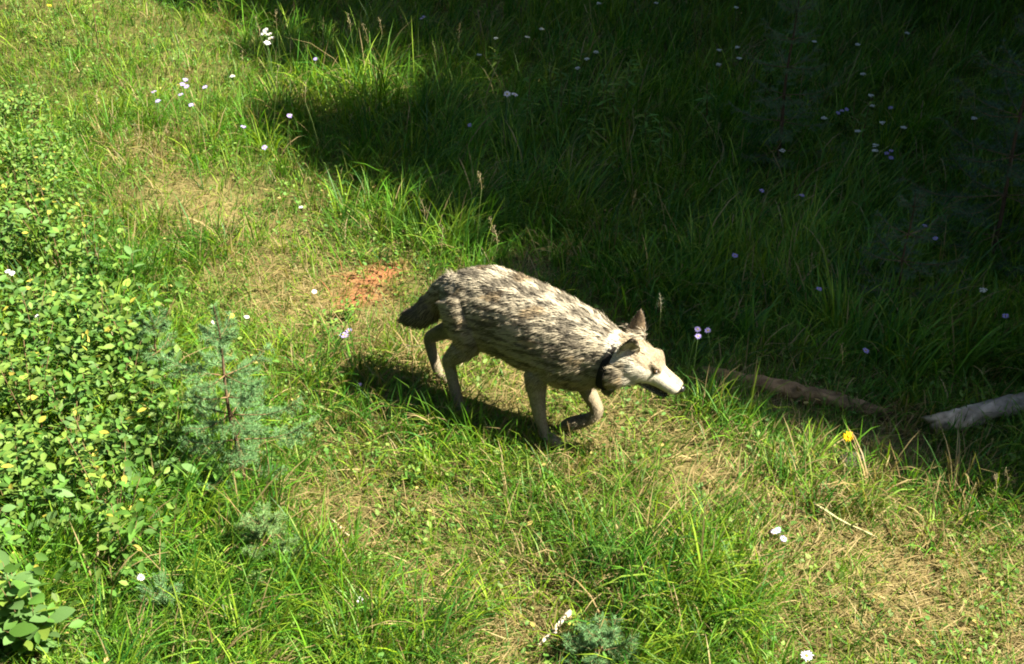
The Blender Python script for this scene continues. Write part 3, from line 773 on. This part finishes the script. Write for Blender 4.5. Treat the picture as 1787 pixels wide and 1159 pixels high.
spruce_sapling(at(1560, 560), .75, [(.9, 4, .1, .4), (.7, 5, .2, .2), (.5, 5, .28, .1), (.3, 5, .32, .0)],
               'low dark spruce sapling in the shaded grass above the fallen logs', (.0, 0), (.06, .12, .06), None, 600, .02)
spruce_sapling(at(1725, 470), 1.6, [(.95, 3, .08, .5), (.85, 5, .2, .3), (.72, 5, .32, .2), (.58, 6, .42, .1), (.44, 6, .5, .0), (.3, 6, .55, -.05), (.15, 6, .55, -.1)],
               'tallest dark spruce sapling at the forest edge', (.02, 0), (.05, .10, .05), None, 500, .024)

def spruce_tree_mesh(h, r, seed):
    R = np.random.default_rng(seed); st = Soup()
    st.tube([np.array([0, 0, h*t-.2]) for t in np.linspace(0, 1, 8)], list(np.linspace(.16, .01, 8)*h/11), (.10, .07, .05), 8)
    trunk = st.mesh('trunk', M_BARK)
    P = []; D = []; S = []
    z = h*.05
    while z < h*.985:
        f = 1-z/h; br = r*(f**.8)*R.uniform(.8, 1.1)+.12; nb = R.integers(6, 9); a0 = R.uniform(0, 6.28)
        for j in range(nb):
            az = a0+6.283*j/nb+R.normal(0, .2); bl = br*R.uniform(.7, 1.15); m = int(14+bl*34)
            t = R.random(m)**.7; dr = -.22-.3*f
            lat = R.normal(0, .16, m)*bl*(1-.45*t)+R.normal(0, .05, m)
            x = np.cos(az)*bl*t-np.sin(az)*lat; y = np.sin(az)*bl*t+np.cos(az)*lat
            zz = z+bl*(dr*t+.22*t*t)+R.normal(0, .05, m)-np.abs(lat)*.25
            P.append(np.stack([x, y, zz], 1)); S.append(R.uniform(.10, .22, m)*(.7+.3*f))
            D.append(np.stack([np.cos(az)*.7-np.sin(az)*np.sign(lat)*.6, np.sin(az)*.7+np.cos(az)*np.sign(lat)*.6, R.normal(-.2, .25, m)], 1))
        z += R.uniform(.16, .26)*h/11
    P = np.concatenate(P); D = np.concatenate(D); S = np.concatenate(S)[:, None]; n = len(P)
    D += R.normal(0, .35, D.shape); D /= np.linalg.norm(D, axis=1)[:, None]
    s = np.cross(D, R.normal(0, 1, (n, 3))); s /= np.linalg.norm(s, axis=1)[:, None]; w = S*.22
    V = np.stack([P-D*S*.3, P+s*w, P+D*S, P-s*w], 1); o = (np.arange(n)*4)[:, None]
    c = np.array([.045, .085, .04])*R.uniform(.6, 1.4, (n, 1))
    crown = np_mesh('crown', V, [np.array([0, 1, 2, 3])[None]+o], M_NEEDLE, np.repeat(c[:, None], 4, 1))
    return trunk, crown
# trees of the forest edge: x, y, mesh, scale (they stand on the sunward side of the shade they cast)
FOREST = [(7.8,11.2,2,1.15),(9.4,8.0,2,1.15),(4.6,14.0,2,1.15),(9.0,3.2,1,1.0),(8.2,5.6,1,1.15),(8.6,9.6,2,1.15),(12.2,3.2,2,1.15),(6.2,14.0,2,1.15),(13.4,1.6,2,1.15),(6.2,8.8,2,0.85),(6.6,6.8,1,0.85),(3.0,13.2,0,0.85),(10.2,4.4,0,1.15),(7.0,10.0,2,1.0),(10.6,2.4,0,1.0),(7.8,8.0,0,1.0),(5.4,4.8,0,0.55),(7.8,14.0,2,1.15),(12.2,4.8,2,1.15),(4.6,6.4,1,0.7),(7.4,4.0,1,0.85),(10.2,6.0,0,1.0),(2.6,14.8,2,1.15),(10.2,9.6,2,1.15),(11.8,1.6,0,1.0),(9.4,10.8,2,1.15),
          (10.6,5.6,2,.85),(9.0,6.8,2,1.0),(.8,16.8,0,1.1),(-1.8,18.0,1,1.1),(12.2,6.8,0,1.2),(12.4,9.0,2,1.1),(11.6,12.5,1,1.2),(10.0,15.5,2,1.0),(4.0,18.0,2,1.1),(14.2,3.4,2,1.1),(7.6,17.4,1,1.2)]
# unseen wood across the trail and behind the camera, added to cut sky light
UNSEEN_WOOD = [(-5.2,-3.2,0,1.0),(-2.6,-4.6,2,1.0),(.2,-4.2,1,1.1),(2.8,-5.0,0,1.1),(5.4,-4.4,2,1.0),(-6.4,-.6,2,1.0),(-5.6,2.0,1,1.0),(-6.6,4.4,0,1.1),(-6.6,7.0,2,1.0),
        (-7.8,9.4,1,1.1),(-8.2,12.0,0,1.1),(-9.2,14.6,2,1.0),(-8.6,2.8,2,1.1),(-9.4,6.2,0,1.2),(-6.2,18.4,2,1.1),(-4.2,20.5,0,1.1),(8.4,-3.8,1,1.1),(-8.6,-3.0,1,1.2),(0.4,-7.4,2,1.1),(-3.8,-7.2,0,1.2),(4.4,-7.8,1,1.2)]
TREES = [spruce_tree_mesh(11.5, 2.0, 3), spruce_tree_mesh(10, 1.8, 5), spruce_tree_mesh(13, 2.2, 8)]
def spruce_tree(x, y, k, s, rz, lab='tall dense dark spruce at the forest edge beyond the trail', grp='tall spruces along the forest edge'):
    root = empty('spruce_tree', (x, y, float(height(x, y))), rz, lab, 'tree', grp)
    root.scale = (s, s, s)
    link(bpy.data.objects.new('trunk', TREES[k][0]), root); link(bpy.data.objects.new('crown', TREES[k][1]), root)
for i, (x, y, k, s) in enumerate(FOREST):
    spruce_tree(x, y, k, s, i*1.7)
for i, (x, y, k, s) in enumerate(UNSEEN_WOOD):
    spruce_tree(x, y, k, s, i*1.3, 'unseen tall dark spruce of the surrounding wood, added to cut sky light', 'unseen spruces of the surrounding wood, added to cut sky light')

# ------------------------------------------------------------------ flowers
def stem_soup(h, lean, r, col, leafy=3):
    s = Soup(); pts = [np.array([lean[0]*t*t, lean[1]*t*t, h*t-.02]) for t in np.linspace(0, 1, 5)]
    s.tube(pts, [r, r*.95, r*.9, r*.8, r*.7], col, 5); return s, pts[-1]
def daisy(head_at, h, R, petals, pcol, ccol, name, label, cat, group=None, tilt=None):
    """ray flower whose head stands h above the ground at world point head_at"""
    lean = (random.uniform(-.05, .05), random.uniform(-.05, .05))
    base = (head_at[0]-lean[0], head_at[1]-lean[1], head_at[2]-h)
    root = empty(name, base, 0, label, cat, group)
    s, top = stem_soup(h, lean, .0016, (.10, .17, .05)); so = s.obj('stem', M_FOL, root)
    n = np.array([random.uniform(-.35, .35), random.uniform(-.6, .0), 1.]) if tilt is None else np.array(tilt); n /= np.linalg.norm(n)
    a = np.cross(n, [0, 1, .1]); a /= np.linalg.norm(a); b = np.cross(n, a)
    ps = Soup()
    for j in range(petals):
        th = 6.283*j/petals+random.uniform(-.08, .08); d = a*math.cos(th)+b*math.sin(th); e = np.cross(n, d); w = R*2.6/petals
        L = R*random.uniform(.85, 1.1); dz = random.uniform(-.15, .15)
        v = [top+d*R*.18, top+d*L*.6+e*w+n*R*(.12+dz*.5), top+d*L+n*R*dz, top+d*L*.6-e*w+n*R*(.12+dz*.5)]
        ps.add(v, [[(0, 1, 2, 3)]], np.array(pcol)*random.uniform(.85, 1.1))
    ps.obj('petals', M_PETAL, root, False)
    cs = Soup(); cs.tube([top-n*R*.08, top+n*R*.05, top+n*R*.16], [R*.26, R*.30, R*.12], ccol, 8); cs.obj('flower_centre', M_PETAL, root)
NEAR = [(ground_pt(1352, 300), 'near the slender shaded spruce sapling'), (ground_pt(1560, 560), 'near the low dark spruce sapling'), (ground_pt(1725, 470), 'near the tallest dark spruce sapling')]
def beside(p):
    d = [np.hypot(*(p-q)[:2]) for q, _ in NEAR]; k = int(np.argmin(d))
    return NEAR[k][1] if d[k] < 1.0 else 'in the open shaded grass'
def umbel(head_at, h, R, label, group):
    root = empty('white_yarrow', (head_at[0], head_at[1], head_at[2]-h), 0, label, 'flower', group)
    s, top = stem_soup(h-R*.8, (0, 0), .0018, (.10, .17, .05))
    hs = Soup()
    for j in range(16):
        th = j*2.4; rr = R*math.sqrt(j/16); q = np.array([rr*math.cos(th), rr*math.sin(th), h-.2*rr+random.uniform(-.004, .004)])
        s.tube([top, q-np.array([0, 0, .004])], [.001, .0008], (.10, .17, .05), 4)
        k = R*.30; n = np.array([random.uniform(-.4, .4), random.uniform(-.4, .4), 1])
        v = [q+np.array([k*math.cos(t), k*math.sin(t), -n[0]*k*math.cos(t)-n[1]*k*math.sin(t)])*random.uniform(.8, 1.1) for t in np.linspace(0, 5.24, 6)]
        hs.add(v+[q+np.array([0, 0, .004])], [[(i, (i+1) % 6, 6) for i in range(6)]], np.array([.55, .56, .5])*random.uniform(.85, 1.05))
    s.obj('stem', M_FOL, root); hs.obj('flower_head', M_PETAL, root, False)
LAV, WHITE = (.36, .29, .58), (.66, .62, .66)
sunny = [(323,134),(325,146),(318,142),(357,147),(333,178),(315,160),(268,155),(424,216),(505,197),(461,252),(275,171)]
for u, v in sunny: daisy(at(u, v, .30), .30, .020, 14, LAV, (.55, .42, .06), 'aster', 'pale lavender aster in the sunny grass at the upper end of the trail', 'flower', 'asters at the upper end of the trail')
for u, v in ((598,578),(608,571),(603,580)): daisy(at(u, v, .22), .22, .020, 13, LAV, (.5, .4, .06), 'aster', 'lavender aster of the cluster standing between spruce sapling and wolf', 'flower', 'aster cluster between sapling and wolf')
daisy(at(626, 665, .12), .12, .016, 13, (.66, .52, .72), (.5, .4, .06), 'aster', 'single pinkish aster in low grass left of the wolf shadow', 'flower')
daisy(at(1409, 1137, .12), .12, .024, 14, (.72, .68, .86), (.55, .42, .06), 'aster', 'single whitish aster low in the sunny grass furthest down the trail', 'flower')
for u, v in ((1352,921),(1358,918),(1368,933)): daisy(at(u, v, .10), .10, .015, 12, (.55, .5, .8), (.5, .4, .06), 'aster', 'tiny blue-lavender aster in the grass below the yellow flower', 'flower', 'tiny asters in the trail grass')
for u, v in ((1218,568),(1219,580),(1236,570),(1470,188),(1463,192),(1478,186),(1548,262),(1556,270),(1430,498),(1400,335),(1330,327),(1633,410),(1615,388),(1756,545),(1512,605),(740,25),(735,28),(550,98),(1283,440),(820,213),(1556,258),(1555,183)):
    daisy(at(u, v, .34), .34, .017, 13, (.32, .27, .58), (.45, .35, .06), 'aster', 'lavender aster rising from tall grass '+beside(at(u, v, .34)), 'flower', 'lavender asters '+beside(at(u, v, .34)))
for u, v in ((463,48),(469,55),(460,54),(472,62),(466,70),(885,159),(898,160)):
    daisy(at(u, v, .45), .45, .027, 13, WHITE, (.55, .45, .12), 'white_aster', 'bright white aster catching sun at the edge of the forest shade', 'flower', 'white asters at the shade edge')
for u, v in ((1285,12),(1255,87),(1287,82),(1290,101),(1254,112),(1583,57),(1497,77),(1421,72),(1506,128),(1520,166),(1522,184),(1438,205),(1497,228),(1528,253),(1527,262),(1577,222),(1045,5),(1145,5),(945,50),(920,64),(836,95),(1040,90),(1024,102),(1008,118),(405,132),(1700,205),(1716,505),(865,66),(1365,262),(1540,213)):
    umbel(at(u, v, .42), .42, .018, 'white yarrow with a flat flower head '+beside(at(u, v, .42)), 'white yarrow '+beside(at(u, v, .42)))
for u, v, h in ((12,467,.5),(20,470,.5),(628,1040,.12),(373,556,.30),(430,547,.30),(388,600,.34),(548,503,.08),(65,545,.4),(525,356,.1),(245,1000,.2)):
    daisy(at(u, v, h), h, .015, 12, WHITE, (.6, .5, .1), 'white_daisy', 'small white daisy blooming in the sunlit growth on the bank side', 'flower', 'small white daisies on the bank side')
daisy(at(402, 545, .30), .30, .020, 16, (.75, .62, .10), (.6, .42, .04), 'yellow_daisy', 'pale yellow flower beside the tip of the spruce sapling', 'flower')
daisy(at(1482, 755, .20), .20, .026, 18, (.80, .52, .01), (.65, .36, .01), 'yellow_flower', 'bright yellow flower on a thin stem before the fallen log', 'flower', None, (-.1, -.75, .7))
daisy(at(85, 5, .4), .4, .02, 14, (.75, .5, .03), (.6, .4, .02), 'yellow_flower', 'small orange-yellow flower at the top of the bank', 'flower')

# ------------------------------------------------------------------ flowering grass stalks
def grass_stalk(top_at, h, label, group, lean=(.03, 0), col=(.34, .28, .17), hl=.10, droop=.25):
    root = empty('grass_stalk', (top_at[0]-lean[0], top_at[1]-lean[1], top_at[2]-h), 0, label, 'grass stalk', group)
    s, top = stem_soup(h-hl*.9, lean, .0014, (.14, .19, .06)); s.obj('stem', M_GRASS, root)
    hd = Soup(); p = top.copy(); az = random.uniform(0, 6.28); axis = [p.copy()]
    for k in range(8):
        a = droop*k/4; p = p+np.array([math.cos(az)*math.sin(a), math.sin(az)*math.sin(a), math.cos(a)])*hl/8; axis.append(p.copy())
    hd.tube(axis, [.001]*9, col, 4)
    for k in range(34):
        f = random.uniform(0, 8); i = min(int(f), 7); q = axis[i]+(axis[i+1]-axis[i])*(f-i); t = random.uniform(0, 6.28); rl = hl*.24*(1-.6*f/8)*random.uniform(.4, 1)
        e = q+np.array([math.cos(t)*rl, math.sin(t)*rl, rl*.6]); d = np.array([math.cos(t), math.sin(t), .9]); d /= np.linalg.norm(d); sd = np.cross(d, [.3, .2, .9]); L = .011
        hd.add([e, e+d*L*.5+sd*.0022, e+d*L, e+d*L*.5-sd*.0022], [[(0, 1, 2, 3)]], np.array(col)*random.uniform(.7, 1.3))
        hd.add([q-sd*.0004, q+sd*.0004, e], [[(0, 1, 2)]], col)
    hd.obj('seed_head', M_GRASS, root, False)
for u, v, h in ((840,298,.55),(860,375,.35),(868,395,.3),(740,345,.35)):
    grass_stalk(at(u, v, h), h, 'flowering grass stalk at the shade edge behind the wolf', 'grass stalks behind the wolf')
grass_stalk(at(1155, 512, .42), .42, 'thin pale-headed grass stalk just beyond the ears of the wolf', None, (0, .01), (.45, .42, .34), .09, .1)
for u, v in ((450,25),(480,15),(400,60),(420,85),(537,75),(590,115),(610,20),(665,25),(640,40),(480,115),(760,70),(715,110),(800,40),(318,75),(530,140)):
    grass_stalk(at(u, v, .6), .6, 'tall grass stalk with tan seed head at the upper edge of the meadow', 'tall grass stalks at the upper edge of the meadow', (random.uniform(-.1, .1), random.uniform(-.05, .05)), hl=.14)
for u, v in ((1070,75),(1070,140),(960,105),(1255,215),(1190,262),(1260,255),(1290,120),(1105,330),(1420,440),(1475,600)):
    grass_stalk(at(u, v, .5), .5, 'tan grass stalk standing in the dark shaded grass', 'grass stalks in the shaded grass', (random.uniform(-.08, .08), 0), hl=.10)
for u, v in ((1745,830),(1765,815),(1700,840),(1220,400)):
    grass_stalk(at(u, v, .22), .22, 'short pale grass stalk at the edge of the shade near the logs', 'short grass stalks near the logs', hl=.09)
for u, v in ((215,205),(238,215),(165,160),(70,140),(600,385),(770,395)):
    grass_stalk(at(u, v, .4), .4, 'pale grass stalk in the sunlit grass up the trail', 'grass stalks in the sunlit grass', hl=.12)

# ------------------------------------------------------------------ logs, sticks, stone
def log(name, pts, rad, cols, label, cat, k=14, rough=.12, group=None):
    """lumpy tapering log with broken ends"""
    pts = np.asarray(pts, float); base = pts.mean(0); root = empty(name, tuple(base), 0, label, cat, group)
    n = 26; ti = np.linspace(0, len(pts)-1, n); C = np.stack([np.interp(ti, np.arange(len(pts)), pts[:, j]) for j in range(3)], 1)-base
    R = np.interp(ti, np.arange(len(rad)), rad); vs = []; cs = []
    for i in range(n):
        t = C[min(i+1, n-1)]-C[max(i-1, 0)]; t /= np.linalg.norm(t); a = np.cross(t, [0, 0, 1]); a /= np.linalg.norm(a); b = np.cross(a, t)
        for j in range(k):
            th = 6.283*j/k; r = R[i]*(1+rough*math.sin(3*th+i*.7)+rough*random.uniform(-1, 1))
            jag = random.uniform(-.03, .05) if i in (0, n-1) else 0
            vs.append(C[i]+(a*math.cos(th)+b*math.sin(th))*r+t*jag*(-1 if i == 0 else 1)); f = i/(n-1)*(len(cols)-1); q = min(int(f), len(cols)-2)
            cs.append((np.array(cols[q])*(1-f+q)+np.array(cols[q+1])*(f-q))*random.uniform(.55, 1.45))
    vs += [C[0], C[-1]]; cs += [np.array([.3, .22, .13])]*2; e = n*k
    q = [(i*k+j, i*k+(j+1) % k, (i+1)*k+(j+1) % k, (i+1)*k+j) for i in range(n-1) for j in range(k)]
    t = [(e, (j+1) % k, j) for j in range(k)]+[(e+1, (n-1)*k+j, (n-1)*k+(j+1) % k) for j in range(k)]
    S = Soup(); S.add(vs, [q, t], np.array(cs)); S.obj('log_body', M_BARK, root)
    i = random.randint(6, n-8); th = random.uniform(1.2, 1.9); d = np.array([random.uniform(-.6, .6), -math.cos(th)-.3, math.sin(th)]); d /= np.linalg.norm(d)
    st = Soup(); st.tube([C[i], C[i]+d*(R[i]*.9), C[i]+d*(R[i]+.025)], [.02, .012, .007], np.array(cols[1])*.8, 7); st.obj('branch_stub', M_BARK, root); return root
log('fallen_log', [at(1235, 652, .03), at(1330, 672, .04), at(1430, 693, .035), at(1540, 722, .02)], [.032, .044, .042, .03], [(.24, .15, .07), (.21, .14, .075), (.12, .09, .05)],
    'brown half-buried fallen log beyond the nose of the wolf', 'log')
log('fallen_log', [at(1622, 742, .05), at(1690, 726, .06), at(1790, 704, .06), at(1900, 690, .05), at(2050, 668, .05)], [.042, .05, .05, .048, .045], [(.26, .22, .15), (.36, .32, .25), (.13, .12, .10), (.09, .085, .08), (.08, .075, .07)],
    'pale grey weathered log with a broken end in the forest shade', 'log')
def stick(p, q, r, col, label, group=None):
    p = np.asarray(p); q = np.asarray(q); base = (p+q)/2
    root = empty('stick', tuple(base), 0, label, 'stick', group); S = Soup(); m = [(p+(q-p)*t-base)+np.array([0, 0, .006*math.sin(7*t+p[0])]) for t in np.linspace(0, 1, 6)]
    S.tube(m, list(np.linspace(r, r*.6, 6)), col, 6); S.obj('shaft', M_BARK, root)
    S2 = Soup(); S2.tube([m[3], m[3]+np.array([.02, -.015, .02])], [r*.6, r*.25], col, 5); S2.obj('side_twig', M_BARK, root)
stick(at(996, 1068, .05), at(938, 1128, .02), .011, (.55, .47, .38), 'thick pale weathered stick in the grass beside the tiny spruce seedling')
stick(at(803, 640, .03), at(823, 612, .03), .005, (.55, .45, .32), 'short straw-coloured stick lying under the belly of the wolf')
stick(at(690, 604, .05), at(735, 603, .05), .004, (.12, .09, .07), 'thin dark twig lying behind the hind feet of the wolf')
stick(at(1418, 880, .07), at(1530, 940, .05), .006, (.35, .33, .17), 'long thin dry stem lying across the trail grass below the yellow flower')
stick(at(575, 905, .03), at(610, 935, .03), .006, (.45, .36, .25), 'small tan stick on the dry strip next to the short spruce seedling')
def stone(p, r, col, label):
    import bmesh
    bm = bmesh.new(); bmesh.ops.create_icosphere(bm, subdivisions=3, radius=r)
    for v in bm.verts: 
        n = v.co.normalized(); v.co *= 1+.16*math.sin(5*n.x+3*n.y)+.10*math.sin(9*n.y+7*n.z); v.co.z *= .6
    me = bpy.data.meshes.new('stone'); bm.to_mesh(me); bm.free()
    a = me.color_attributes.new('Col', 'FLOAT_COLOR', 'POINT')
    for i in range(len(me.vertices)): a.data[i].color = (*col, 1)
    me.polygons.foreach_set('use_smooth', np.ones(len(me.polygons), bool)); me.materials.append(M_STONE)
    o = bpy.data.objects.new('stone', me); o.location = tuple(p); link(o); tag(o, label, 'stone')
stone(at(1487, 806, .02), .06, (.05, .042, .035), 'small dark rounded stone in the flattened grass near the fallen log')
